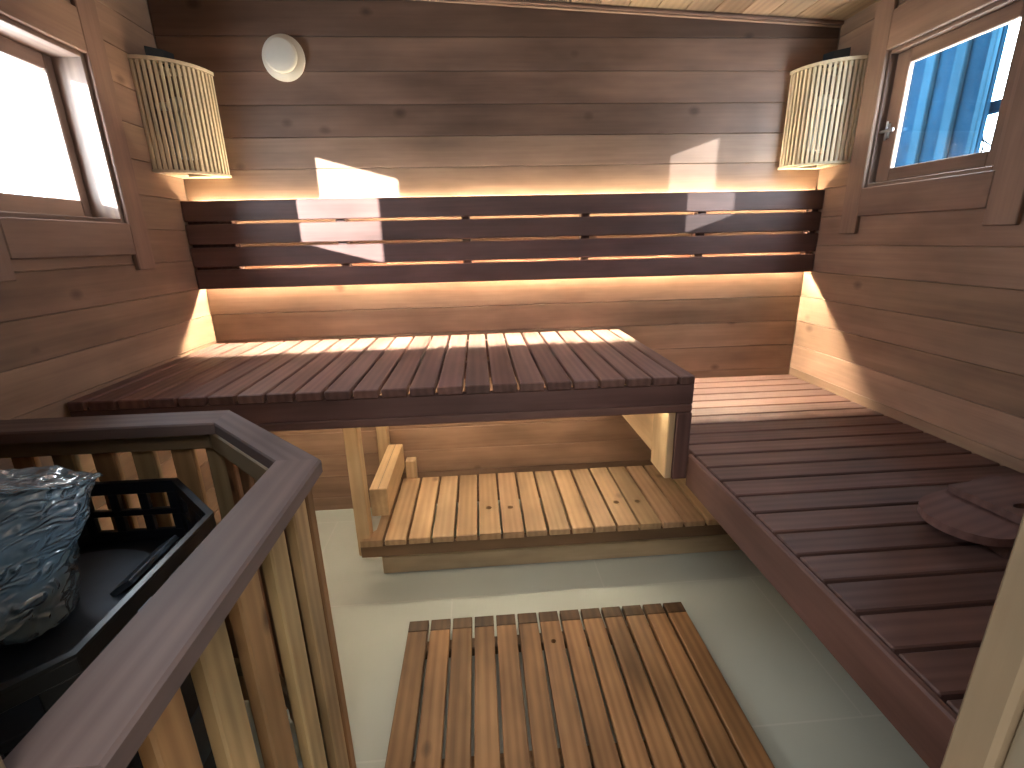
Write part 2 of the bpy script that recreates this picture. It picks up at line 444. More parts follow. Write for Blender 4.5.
# hall behind the camera: plain painted walls and ceiling around the added fill light
mb = MB(); mb.box(-1.6, 2.0, -1.8, -1.7, -0.1, 2.7, b=0)
tag(mb.build('wall_hall', M_PAINT), 'plain painted hall wall behind the doorway', 'wall', kind='structure')
mb = MB(); mb.box(-1.6, 2.0, -1.8, 0.18, 2.5, 2.7, b=0)
tag(mb.build('ceiling_hall', M_PAINT), 'plain painted hall ceiling outside the doorway', 'ceiling', kind='structure')

# ------------------------------------------------------------------ windows
def window(n, label, side, W, casings):
    s = side                                   # +1 = right wall, -1 = left wall
    xw = XR if s > 0 else XL
    y0, y1, z0, z1 = W
    root = thing('window_%d' % n, label, 'window', (xw, (y0 + y1) / 2, z0), kind='structure')
    X = lambda d: xw + s * d                   # d = depth outwards from the wall face
    for (nm, a, b, c, d_, ax, tn) in casings:
        mb = MB(); mb.box(X(-0.018), X(-0.0005), a, b, c, d_, axis=ax, b=0.003, tint=tn); mb.build(nm, W_TRIM, root)
    depth = 0.20 if s < 0 else 0.042
    T = 0.014
    mb = MB(); mb.box(X(-0.004), X(depth + .02), y1 - T, y1, z0, z1, axis=2, b=0.002, tint=(.75, .78, .8)); mb.build('reveal', W_TRIM, root)
    mb = MB(); mb.box(X(-0.004), X(depth + .02), y0, y0 + T, z0, z1, axis=2, b=0.002); mb.build('reveal', W_TRIM, root)
    mb = MB(); mb.box(X(-0.004), X(depth + .02), y0 + T, y1 - T, z1 - T, z1, axis=1, b=0.002); mb.build('reveal', W_TRIM, root)
    mb = MB(); mb.box(X(-0.004), X(depth + .02), y0 + T, y1 - T, z0, z0 + T, axis=1, b=0.002); mb.build('sill', W_TRIM, root)
    return root, X, T

wl, X, T = window(1, 'left window, bright and white with a deep wooden reveal', -1, WL, [
    ('casing', WL[1], WL[1] + 0.092, 1.258, 2.30, 2, (1.0, .95, .95)),
    ('casing', WL[0] - 0.1, WL[0], 1.258, 2.30, 2, (1, 1, 1)),
    ('apron', WL[0], WL[1], 1.312, WL[2], 1, (1.0, 1.0, 1.0)),
    ('head_casing', WL[0], WL[1], WL[3], WL[3] + 0.125, 1, (1.2, 1.15, 1.1))])
ya, yb, za, zb = WL[0] + T, WL[1] - T, WL[2] + T, WL[3] - T
sash = MB(); d0, d1 = 0.085, 0.125
sash.box(X(d0), X(d1), yb - 0.034, yb, za, zb, axis=2, tint=(.85, .85, .85)); sash.box(X(d0), X(d1), ya, ya + 0.03, za, zb, axis=2)
sash.box(X(d0), X(d1), ya + 0.03, yb - 0.034, za, za + 0.058, axis=1); sash.box(X(d0), X(d1), ya + 0.03, yb - 0.034, zb - 0.044, zb, axis=1, tint=(1.3, 1.3, 1.3))
so = sash.build('sash', W_TRIM, wl)
mb = MB(); mb.box(X(0.102), X(0.108), ya + 0.02, yb - 0.02, za + 0.02, zb - 0.02, b=0); mb.build('pane', M_GLASS, so)

wr, X, T = window(2, 'right window with a latched wooden sash and blue-lit boards outside', 1, WR, [
    ('casing', WR[1] - 0.005, WR[1] + 0.085, 1.325, 2.165, 2, (0.95, .95, .95)),
    ('casing', WR[0] - 0.105, WR[0] - 0.008, 1.340, 2.165, 2, (1, 1, 1)),
    ('apron', WR[0] - 0.008, WR[1] - 0.005, 1.392, WR[2], 1, (1.0, 1.0, 1.0)),
    ('head_casing', WR[0] - 0.008, WR[1] - 0.005, WR[3], WR[3] + 0.13, 1, (1.0, 1.0, 1.0))])
ya, yb, za, zb = WR[0] + T, WR[1] - T - 0.001, WR[2] + T + 0.004, WR[3] - T
sash = MB(); d0, d1 = 0.024, 0.044
sash.box(X(d0), X(d1), yb - 0.062, yb, za, zb, axis=2, tint=(1.15, 1.15, 1.15)); sash.box(X(d0), X(d1), ya, ya + 0.052, za, zb, axis=2)
sash.box(X(d0), X(d1), ya + 0.052, yb - 0.062, za, za + 0.046, axis=1, tint=(.95, .95, .95)); sash.box(X(d0), X(d1), ya + 0.052, yb - 0.062, zb - 0.046, zb, axis=1, tint=(1.35, 1.35, 1.3))
so = sash.build('sash', W_TRIM, wr)
mb = MB(); mb.box(X(0.035), X(0.039), ya + 0.04, yb - 0.04, za + 0.035, zb - 0.035, b=0); mb.build('pane', M_GLASS, so)
mb = MB()                                       # espagnolette-style turn latch
zl = 1.700; yl = yb - 0.020
mb.box(X(0.0175), X(0.0245), yl - 0.012, yl + 0.010, zl - 0.026, zl + 0.026, axis=2, b=0.002)
mb.box(X(0.007), X(0.0165), yl - 0.040, yl + 0.034, zl - 0.006, zl + 0.006, axis=1, b=0.003)
mb.tube([(X(0.014), yl - 0.003, zl - 0.032), (X(0.014), yl - 0.003, zl + 0.034)], 0.004)
lo = mb.build('latch', M_STEEL, so); lo['label'] = 'small silvery turn latch'

# ------------------------------------------------------------------ outside the right window
f = thing('plank_fence', 'blue-lit vertical board fence outside the right window', 'fence', (2.33, 3.0, 0))
random.seed(31)
y = 2.262
for i in range(15):
    mb = MB(); mb.box(2.325, 2.350, y, y + 0.1595, 0.0, 3.2, axis=2, b=0.003, tint=rt(0.75, 1.1)); mb.build('board', W_OUT, f)
    mb = MB(); mb.box(2.300, 2.3245, y - 0.028 if i else y, y + 0.028, 0.0, 3.2, axis=2, b=0.004, tint=(2.0, 1.6, 1.35)); mb.build('cover_batten', W_OUT, f)
    y += 0.16
mb = MB(); mb.box(2.36, 2.40, 1.1, y, 1.835, 1.885, axis=1, tint=(.45, .5, .55)); mb.build('rail', W_OUT, f)
mb = MB(); mb.box(2.36, 2.40, 1.1, y, 0.60, 0.66, axis=1, tint=(.45, .5, .55)); mb.build('rail', W_OUT, f)
mb = MB(); mb.box(2.33, 2.42, 1.02, 1.1, 0.0, 3.0, axis=2, tint=(.5, .55, .6)); mb.build('post', W_OUT, f)
mb = MB()
mb.tube([(2.75, 2.66, -0.0), (2.74, 2.665, 0.9), (2.75, 2.66, 1.5), (2.75, 2.655, 1.70), (2.75, 2.665, 1.80), (2.75, 2.65, 1.95)], [.014, .012, .009, .0065, .0055, .003])
mb.tube([(2.75, 2.655, 1.70), (2.75, 2.635, 1.745), (2.75, 2.645, 1.79), (2.75, 2.66, 1.83)], [.006, .005, .0045, .003])
mb.tube([(2.75, 2.66, 1.80), (2.76, 2.63, 1.775), (2.77, 2.60, 1.745), (2.77, 2.585, 1.76), (2.77, 2.57, 1.80)], [.005, .0045, .004, .0035, .002])
mb.tube([(2.75, 2.66, 1.3), (2.76, 2.72, 1.55), (2.75, 2.78, 1.75)], [.007, .006, .004])
tag(mb.build('bare_shrub', M_BARK, base=(2.75, 2.66, 0)), 'thin bare twigs seen past the fence through the right window', 'shrub')

# ------------------------------------------------------------------ upper bench
UB = thing('upper_bench', 'dark slatted upper sauna bench across the back wall', 'bench', (-0.27, 1.83, 0))
mb = MB(); random.seed(41)
edges = [0.677, 0.620]
while edges[-1] > XL + 0.09: edges.append(edges[-1] - 0.0845)
edges.append(XL + 0.004)
for a, b in zip(edges[:-1], edges[1:]):
    mb.box(b + 0.0045, a - 0.0045, 1.398, 2.236, 0.880, 0.908, axis=1, b=0.003, tint=rt(0.78, 1.22, 0.04))
mb.build('slatted_seat', W_THERMO, UB)
mb = MB(); mb.box(XL + 0.004, 0.6745, 1.404, 1.432, 0.812, 0.879, axis=0, tint=(.9, .9, .95)); mb.box(XL + 0.004, 0.6745, 1.404, 1.432, 0.784, 0.8115, axis=0, b=0.004, tint=(1.1, 1.1, 1.1))
mb.build('front_apron', W_THERMO, UB)
mb = MB(); mb.box(0.626, 0.6755, 1.4035, 1.432, 0.545, 0.783, axis=2, tint=(.72, .72, .75)); mb.build('front_leg', W_THERMO, UB)
mb = MB(); mb.box(0.602, 0.6255, 1.412, 1.545, 0.545, 0.783, axis=2); o = mb.build('leg_cheek', W_PALE, UB); o['label'] = 'pale board on the inner side of the leg'
mb = MB(); mb.box(0.604, 0.628, 1.546, 2.256, 0.585, 0.783, axis=1, tint=(1.1, 1.12, 1.15)); o = mb.build('end_panel', W_PALE, UB); o['label'] = 'pale end panel below the right end'
mb = MB(); mb.box(0.640, 0.6755, 1.433, 2.256, 0.800, 0.879, axis=1); mb.build('end_apron', W_THERMO, UB)
mb = MB(); mb.box(XL + 0.01, 0.60, 2.215, 2.256, 0.80, 0.879, axis=0); mb.build('back_bearer', W_THERMO, UB)
mb = MB(); mb.box(XL + 0.01, 0.60, 1.80, 1.84, 0.815, 0.879, axis=0); mb.build('middle_bearer', W_THERMO, UB)
mb = MB(); mb.box(-0.524, -0.472, 1.685, 1.742, 0.120, 0.814, axis=2, tint=(.95, .92, .88)); o = mb.build('support_leg', W_PALE, UB); o['label'] = 'pale square support leg'
mb = MB(); mb.box(-0.524, -0.472, 2.19, 2.245, 0.0, 0.799, axis=2, tint=(.95, .92, .88)); o = mb.build('support_leg', W_PALE, UB); o['label'] = 'pale square support leg'
mb = MB(); mb.box(-0.471, -0.400, 1.745, 2.19, 0.262, 0.385, axis=1, tint=(.85, .78, .70)); mb.box(-0.4365, -0.4335, 1.7452, 2.19, 0.3849, 0.3853, axis=1, b=0, tint=(.3, .3, .3)); o = mb.build('support_rail', W_PALE, UB); o['label'] = 'pale double rail tying the support legs'

# ------------------------------------------------------------------ lower bench (step)
LB = thing('step_bench', 'low golden slatted step bench under the dark upper bench', 'bench', (0.3, 1.93, 0))
def circ(cx, cy, r, n=20): return [(cx + r * math.cos(2 * PI * k / n), cy + r * math.sin(2 * PI * k / n)) for k in range(n)]
mb = MB(); random.seed(43)
pit = 0.0947; x = -0.512
HO = [(-0.014, 1.863), (0.118, 1.857), (0.588, 1.847), (0.692, 1.844)]
k = 0
while x < 1.10:
    a, b = x + 0.004, x + pit - 0.006
    y0 = 1.668 if k > 0 else 1.75
    hs = [h for h in HO if a - 0.02 < h[0] < b + 0.02]
    tn = rt(0.9, 1.12, 0.03)
    if k == 2: tn = (1.25, 1.25, 1.2)
    if k in (4, 5): tn = (0.9, 0.88, 0.84)
    if hs:
        mb.plate([(a, 1.668), (b, 1.668), (b, 2.185), (a, 2.185)], [circ((a + b) / 2, hs[0][1], 0.0125)], 0.172, 0.200, dirv=(0, 1), tint=tn)
    elif k == 0:
        mb.plate([(a, 1.668), (b, 1.668), (b, 2.185), (a + 0.05, 2.185), (a + 0.05, 1.745), (a, 1.683)], [], 0.172, 0.200, dirv=(0, 1), tint=tn)
    else:
        mb.box(a, b, 1.668, 2.185, 0.172, 0.200, axis=1, b=0.003, tint=tn)
    x += pit; k += 1
mb.build('slatted_seat', W_STEP, LB)
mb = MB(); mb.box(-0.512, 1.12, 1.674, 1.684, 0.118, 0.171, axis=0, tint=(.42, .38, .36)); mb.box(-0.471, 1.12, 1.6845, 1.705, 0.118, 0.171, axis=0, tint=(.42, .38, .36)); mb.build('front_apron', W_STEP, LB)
mb = MB(); mb.box(-0.445, 1.12, 1.722, 1.742, 0.0, 0.092, axis=0, tint=(.85, .9, .95)); o = mb.build('skirting_board', W_PALE, LB); o['label'] = 'pale unstained board under the front'
mb = MB(); mb.box(-0.398, -0.348, 2.19, 2.245, 0.0, 0.288, axis=2, tint=(1.1, 1.1, 1.1)); o = mb.build('rear_block', W_PALE, LB); o['label'] = 'pale wooden block against the wall'
for xx in (-0.385, 0.3, 1.04):
    mb = MB(); mb.box(xx, xx + 0.045, 1.745, 2.18, 0.0, 0.171, axis=1); mb.build('bearer', W_PALE, LB)

# ------------------------------------------------------------------ side bench on the right
SB = thing('side_bench', 'long dark slatted bench along the right wall', 'bench', (1.13, 1.28, 0))
mb = MB(); random.seed(45)
y = YB - 0.012; pit = 0.0868; k = 0
while y > 0.40:
    y2 = y - pit + 0.009
    mb.box(0.690, XR - 0.004, y2, y, 0.612, 0.640, axis=0, b=0.003, tint=rt(0.72, 1.0, 0.03))
    y -= pit; k += 1
mb.build('slatted_seat', W_THERMO, SB)
mb = MB(); mb.box(0.672, 0.6885, 0.31, 1.402, 0.522, 0.638, axis=1, b=0.004, tint=(.95, .9, .88)); mb.build('front_fascia', W_THERMO, SB)
for yy in (0.50, 1.36):
    mb = MB(); mb.box(0.700, XR - 0.01, yy, yy + 0.04, 0.53, 0.611, axis=0); mb.build('bearer', W_THERMO, SB)
for (xx, yy) in ((1.02, 0.505), (1.50, 0.505), (1.50, 2.18)):
    mb = MB(); mb.box(xx, xx + 0.05, yy, yy + 0.05, 0.0, 0.529 if yy < 2 else 0.611, axis=2); mb.build('leg', W_THERMO, SB)
mb = MB(); mb.box(1.53, XR - 0.004, 0.42, 2.17, 0.55, 0.611, axis=1); mb.build('wall_bearer', W_THERMO, SB)

# two-board headrest lying on the side bench
HR = thing('headrest', 'dark wooden headrest with a rounded board lying on the right bench', 'headrest', (1.2, 0.87, 0.641))
def rounded(x0, x1, y0, y1, r, n=28):
    pts = [(x1, y0), (x1, y1)]
    yc = (y0 + y1) / 2; h = (y1 - y0) / 2
    pts += [(x0 + r - r * math.sin(PI * k / n), yc + h * math.cos(PI * k / n)) for k in range(n + 1)]
    return pts
Mt = Matrix.Translation((1.02, 0.86, 0.690)) @ Matrix.Rotation(math.radians(14), 4, 'Z') @ Matrix.Rotation(math.radians(-3), 4, 'Y')
mb = MB(); mb.plate(rounded(0.0, 0.34, -0.092, 0.092, 0.085), [], -0.010, 0.010, tint=(.95, .9, .92), M=Mt); mb.build('rounded_board', W_THERMO, HR)
Mt2 = Matrix.Translation((1.152, 0.875, 0.714)) @ Matrix.Rotation(math.radians(8), 4, 'Z')
slot = [(0.055 + 0.022 * math.cos(2 * PI * k / 16), -0.015 + 0.010 * math.sin(2 * PI * k / 16)) for k in range(16)]
mb = MB(); mb.plate([(0, -0.1), (0.32, -0.1), (0.32, 0.1), (0, 0.1)], [slot], -0.004, 0.014, tint=(1.0, .95, .95), M=Mt2); mb.build('slotted_board', W_THERMO, HR)
for xx in (1.12, 1.30):
    mb = MB(); mb.box(xx, xx + 0.03, 0.80, 0.96, 0.641, 0.683, axis=1, tint=(.7, .7, .7)); mb.build('cleat', W_THERMO, HR)

# ------------------------------------------------------------------ backrest with light strips behind
BR = thing('backrest', 'long dark four-board backrest with lit gaps on the back wall', 'backrest', (0.19, 2.2, 1.33))
random.seed(47)
zt = 1.516
for k in range(4):
    mb = MB(); mb.box(XL + 0.002, XR - 0.002, 2.195, 2.217, zt - 0.0815, zt, axis=0, b=0.003, tint=rt(.68, .8, 0.02)); mb.build('backrest_board', W_THERMO, BR)
    zt -= 0.0815 + 0.0115
for xa, xb in ((XL + 0.003, -1.03), (-0.600, -0.560), (-0.060, -0.022), (0.473, 0.512), (1.005, 1.047), (1.545, XR - 0.003)):
    mb = MB(); mb.box(xa, xb, 2.2175, 2.2595, 1.215, 1.455, axis=2, tint=(.4, .38, .38)); mb.build('batten', W_THERMO, BR)
def led(name, label, x0, x1, y0, y1, zf, tilt, m):
    # thin luminous strip held by an aluminium channel
    g = thing(name, label, 'light strip', ((x0 + x1) / 2, (y0 + y1) / 2, zf), 'warm light strips around the benches')
    if tilt is None:
        mb = MB(); mb.box(x0, x1, y0, y1, zf, zf + 0.0012, axis=0, b=0); mb.build('diffuser', m, g)
        mb = MB(); mb.box(x0, x1, y1, y1 + 0.003, zf - 0.004, zf + 0.005, axis=0, b=0.0005)
    else:                                        # strip in an angled wall channel, shining down and out
        M = Matrix.Translation((0, y1 - 0.004, zf)) @ Matrix.Rotation(math.radians(tilt), 4, 'X')
        mb = MB(); mb.box(x0, x1, -0.006, 0.006, -0.0012, 0, axis=0, b=0, M=M); mb.build('diffuser', m, g)
        mb = MB(); mb.box(x0, x1, -0.007, 0.007, 0.0002, 0.003, axis=0, b=0.0003, M=M)
    mb.build('channel', M_STEEL, g); return g
led('light_strip', 'warm light strip hidden behind the top edge of the backrest', XL + 0.03, 1.555, 2.243, 2.255, 1.487, None, M_LED)
led('light_strip', 'warm light strip hidden behind the bottom edge of the backrest', XL + 0.03, 1.555, 2.243, 2.2595, 1.200, -62, M_LED4)
led('light_strip', 'warm light strip hidden under the upper bench behind its front board', -1.1, 0.595, 1.440, 1.455, 0.800, None, M_LED3)
led('light_strip', 'warm light strip hidden under the back of the upper bench', -1.1, 0.595, 2.050, 2.065, 0.800, None, M_LED2)

# ------------------------------------------------------------------ floor duckboard
DK = thing('duckboard', 'orange-brown slatted wooden duckboard lying on the tiled floor', 'duckboard', (0.2, 0.9, 0))
mb = MB(); random.seed(51)
pit = 0.0757; x = -0.292
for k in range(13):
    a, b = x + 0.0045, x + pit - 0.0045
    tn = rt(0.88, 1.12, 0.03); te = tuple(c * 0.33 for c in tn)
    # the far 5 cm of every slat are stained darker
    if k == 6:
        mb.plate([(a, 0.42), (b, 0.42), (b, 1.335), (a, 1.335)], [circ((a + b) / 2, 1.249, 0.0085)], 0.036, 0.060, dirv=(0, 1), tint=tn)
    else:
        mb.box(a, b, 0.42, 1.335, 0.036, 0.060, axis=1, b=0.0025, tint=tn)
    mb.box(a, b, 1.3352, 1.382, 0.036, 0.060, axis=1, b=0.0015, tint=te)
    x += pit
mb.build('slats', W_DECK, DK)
for yy in (0.50, 0.88, 1.27):
    mb = MB(); mb.box(-0.285, 0.685, yy, yy + 0.045, 0.0, 0.0355, axis=0, tint=(.6, .6, .6)); mb.build('bearer', W_DECK, DK)

# ------------------------------------------------------------------ guard rail round the heater
GR = thing('heater_guard', 'wooden slatted guard rail around the black heater', 'guard rail', (-0.5, 0.8, 0))
ZT = 0.93
co = [(-1.212, 1.204), (-0.650, 1.204), (-0.320, 0.874), (-0.320, 0.305)]           # outer line of the cap
ci = [(-1.212, 1.106), (-0.640 - 0.000, 1.106), (-0.410, 0.866 + 0.010), (-0.410, 0.305)]  # inner line
def cap(i, d):
    a, b, c, e = co[i], co[i + 1], ci[i + 1], ci[i]
    mb = MB(); off = 0.004
    vs = []
    P = [Vector(a), Vector(b), Vector(c), Vector(e)]
    g = 0.0004 * Vector(d)
    ctr = sum(P, Vector((0, 0))) / 4
    # cross-section with eased long edges
    def ring(o, n):
        t = (n - o).normalized()
        return [(o, ZT - 0.028), (o, ZT - off), (o + t * off, ZT), (n - t * off, ZT), (n, ZT - off), (n, ZT - 0.028)]
    r0 = ring(P[0], P[3]); r1 = ring(P[1], P[2])
    vs = [(p.x, p.y, z) for p, z in r0] + [(p.x, p.y, z) for p, z in r1]
    fs = []
    cc = Vector((ctr.x, ctr.y, ZT - 0.014))
    def face(ids):
        Q = [Vector(vs[q]) for q in ids]
        n = (Q[1] - Q[0]).cross(Q[2] - Q[0]); m_ = sum(Q, Vector()) / len(Q)
        fs.append(tuple(ids) if n.dot(m_ - cc) > 0 else tuple(reversed(ids)))
    for k in range(6): face([k, (k + 1) % 6, 6 + (k + 1) % 6, 6 + k])
    face(range(6)); face(range(6, 12))
    dv = Vector(d).normalized(); e_ = Vector((-dv.y, dv.x)); o_ = [random.uniform(-9, 9) for _ in range(3)]
    gs = [(p[0] * dv.x + p[1] * dv.y + o_[0], p[0] * e_.x + p[1] * e_.y + o_[1], p[2] + o_[2]) for p in vs]
    mb.add(vs, fs, gs, rt(.95, 1.05, .01)); mb.build('cap_rail', W_CAP, GR)
random.seed(53)
cap(0, (1, 0)); cap(1, (1, -1)); cap(2, (0, -1))
ZC = ZT - 0.0285
def along(p, q, w0, w1, z0, z1, s0, s1, axis, tint=(1, 1, 1), name='baluster', mat=W_GUARD):
    """board in the vertical plane p->q; w = offset to the right of the direction, s = distance along it"""
    d = (Vector(q) - Vector(p)); d.normalize()
    M = Matrix(((d.x, d.y, 0, p[0]), (d.y, -d.x, 0, p[1]), (0, 0, 1, 0), (0, 0, 0, 1)))
    mb = MB(); mb.box(s0, s1, w0, w1, z0, z1, axis=axis, b=0.003, tint=tint, M=M)
    # mirror matrix flips the faces
    mb.f = [tuple(reversed(f)) for f in mb.f]
    return mb.build(name, mat, GR)
L0 = ((-1.212, 1.204), (-0.650, 1.204)); L1 = ((-0.650, 1.204), (-0.320, 0.874)); L2 = ((-0.320, 0.874), (-0.320, 0.305))
len1 = 0.330 * math.sqrt(2)
# w>0 is towards the inside of the guard (right of the walking direction)
DK_T = (.62, .62, .62)
for z0, z1 in ((ZC - 0.050, ZC), (0.13, 0.18)):
    along(*L0, 0.043, 0.066, z0, z1, 0.0, 0.535, 0, DK_T, 'batten'); along(*L1, 0.043, 0.066, z0, z1, 0.035, len1 - 0.035, 0, DK_T, 'batten'); along(*L2, 0.043, 0.066, z0, z1, 0.03, 0.565, 0, DK_T, 'batten')
tints = [(1.0, 1.0, .9), (1.05, .86, .70), (1.3, 1.27, 1.12), (1.0, .82, .66), (1.15, 1.1, .95), (.9, .74, .6)]
def bal(L, s, w, tint): along(*L, 0.022, 0.0425, 0.012, ZC, s, s + w, 2, tint)
for i, s in enumerate((0.04, 0.135, 0.230, 0.325, 0.420, 0.505)): bal(L0, s, 0.052, tints[(i * 5 + 1) % 6] if i < 5 else (.8, .78, .7))
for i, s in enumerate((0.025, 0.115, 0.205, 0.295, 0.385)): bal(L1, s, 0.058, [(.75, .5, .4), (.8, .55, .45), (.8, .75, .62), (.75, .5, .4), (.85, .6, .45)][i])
# side towards the camera's path: distances measured back from the corner
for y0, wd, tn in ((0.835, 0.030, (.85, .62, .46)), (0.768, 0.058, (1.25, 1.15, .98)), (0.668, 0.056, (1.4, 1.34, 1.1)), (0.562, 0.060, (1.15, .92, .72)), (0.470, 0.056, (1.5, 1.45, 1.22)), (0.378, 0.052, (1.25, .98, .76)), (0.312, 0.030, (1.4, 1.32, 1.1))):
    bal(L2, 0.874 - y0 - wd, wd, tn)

# ------------------------------------------------------------------ heater
HT = thing('sauna_heater', 'black steel sauna heater with a slotted octagonal rim behind guard', 'heater', (-0.84, 0.74, 0))
RX0, RX1, RY0, RY1, CH = -1.135, -0.565, 0.385, 1.080, 0.170
OCT = [(RX0 + CH, RY1), (RX1 - CH, RY1), (RX1, RY1 - CH), (RX1, RY0 + CH), (RX1 - CH, RY0), (RX0 + CH, RY0), (RX0, RY0 + CH), (RX0, RY1 - CH)]
RZ0, RZ1 = 0.650, 0.800
mb = MB()
def rimwall(p, q, cols):
    d = Vector(q) - Vector(p); L = d.length; d.normalize()
    M = Matrix(((d.x, d.y, 0, p[0]), (d.y, -d.x, 0, p[1]), (0, 0, 1, 0), (0, 0, 0, 1)))
    n0 = len(mb.f)
    T = 0.012
    rows = [(RZ0, 0.676), (0.716, 0.732), (0.774, RZ1)]
    for a, b in rows: mb.box(0, L, 0, T, a, b, b=0.0015, M=M)
    ws = 0.046
    gap = (L - 0.03) / cols
    x = 0.0
    for c in range(cols + 1):
        x0 = 0.0 if c == 0 else 0.015 + c * gap - (gap - ws) / 2
        x1 = 0.015 + (gap - ws) / 2 if c == 0 else (L if c == cols else 0.015 + c * gap + (gap - ws) / 2)
        for a, b in ((0.676, 0.716), (0.732, 0.774)): mb.box(x0, x1, 0, T, a - 0.001, b + 0.001, b=0.001, M=M)
    mb.f[n0:] = [tuple(reversed(f)) for f in mb.f[n0:]]
for i, c in enumerate((3, 2, 4, 2, 3, 2, 4, 2)):
    rimwall(OCT[i], OCT[(i + 1) % 8], c)
# rolled top edge
cx, cy = (RX0 + RX1) / 2, (RY0 + RY1) / 2
def inset(o, k): return [(x + (cx - x) * k, y + (cy - y) * k) for x, y in o]
mb.plate(OCT, [inset(OCT, 0.040)], RZ1, RZ1 + 0.006)
mb.build('rim', M_BLACK, HT)
mb = MB(); mb.plate(inset(OCT, 0.01), [], RZ0 - 0.02, RZ0); mb.build('tray', M_BLACK, HT)
mb = MB(); mb.plate(circ(-0.84, 0.79, 0.19, 48), [], RZ0 + 0.0005, RZ0 + 0.036); mb.build('round_plate', M_PLATE, HT)
mb = MB(); mb.box(-0.055 / 2, 0.055 / 2, -0.075, 0.075, -0.006, 0.006, b=0.002, M=Matrix.Translation((-0.712, 0.895, 0.702)) @ Matrix.Rotation(math.radians(-34), 4, 'Y'))
mb.build('side_deflector', M_PLATE, HT)
mb = MB(); mb.box(-0.90, -0.60, 0.50, 0.62, RZ0 + 0.0005, RZ0 + 0.05, b=0.012); mb.build('front_deflector', M_BLACK, HT)
mb = MB(); mb.plate(inset(OCT, 0.08), [], 0.14, RZ0 - 0.0205, dirv=(1, 0)); mb.build('body', M_BLACK, HT)
for i, (xx, yy) in enumerate(((-1.02, 0.5), (-0.68, 0.5), (-1.02, 0.95), (-0.68, 0.95))):
    mb = MB(); mb.lathe([(0.022, 0.0), (0.022, 0.01), (0.014, 0.014), (0.014, 0.1395)], 20, Matrix.Translation((xx, yy, 0))); mb.build('leg', M_BLACK, HT)
mb = MB(); mb.box(-0.60, -0.585, 0.66, 0.82, 0.34, 0.46, b=0.003); mb.build('control_box', M_PLATE, HT)

# ------------------------------------------------------------------ wrapped bucket standing in the heater rim
MT = Matrix.Translation((-0.878, 0.735, RZ0 + 0.106)) @ Matrix.Rotation(math.radians(-19), 4, 'X') @ Matrix.Rotation(math.radians(5), 4, 'Y') @ Matrix.Diagonal((1, 1, 0.90, 1))
BK = thing('wrapped_bucket', 'tin bucket wrapped in crinkled clear plastic standing on black heater', 'bucket', (-0.878, 0.735, RZ0 + 0.04))
mb = MB(); mb.lathe([(0.02, 0.0), (0.098, 0.0), (0.102, 0.006), (0.118, 0.11), (0.121, 0.112), (0.119, 0.118), (0.132, 0.206), (0.136, 0.21), (0.134, 0.215), (0.127, 0.21), (0.098, 0.015), (0.02, 0.012)], 48, MT)
mb.build('pail', M_BUCKET, BK)
def crinkle(p, a, r, z):
    n = noise.fractal(Vector((math.cos(a) * 2.2, math.sin(a) * 2.2, z * 16)), 0.9, 2.1, 4)
    n2 = noise.noise(Vector((math.cos(a) * 7, math.sin(a) * 7, z * 40)))
    k = 1 + 0.075 * n + 0.035 * n2
    zz = z + (0.012 * n if z > 0.2 else 0.02 * n2 if z < 0.0 else 0)
    return Vector((p.x * k, p.y * k, zz))
prof = [(0.13, -0.038), (0.136, -0.03)] + [(0.112 + 0.03 * (t / 14) + 0.022 * max(0, 1 - t / 4) , -0.02 + 0.25 * t / 14) for t in range(15)] + [(0.150, 0.232), (0.143, 0.235), (0.132, 0.222), (0.06, 0.212), (0.01, 0.210)]
mb = MB(); mb.lathe(prof, 96, MT, fn=crinkle); mb.build('plastic_wrap', M_FILM, BK)

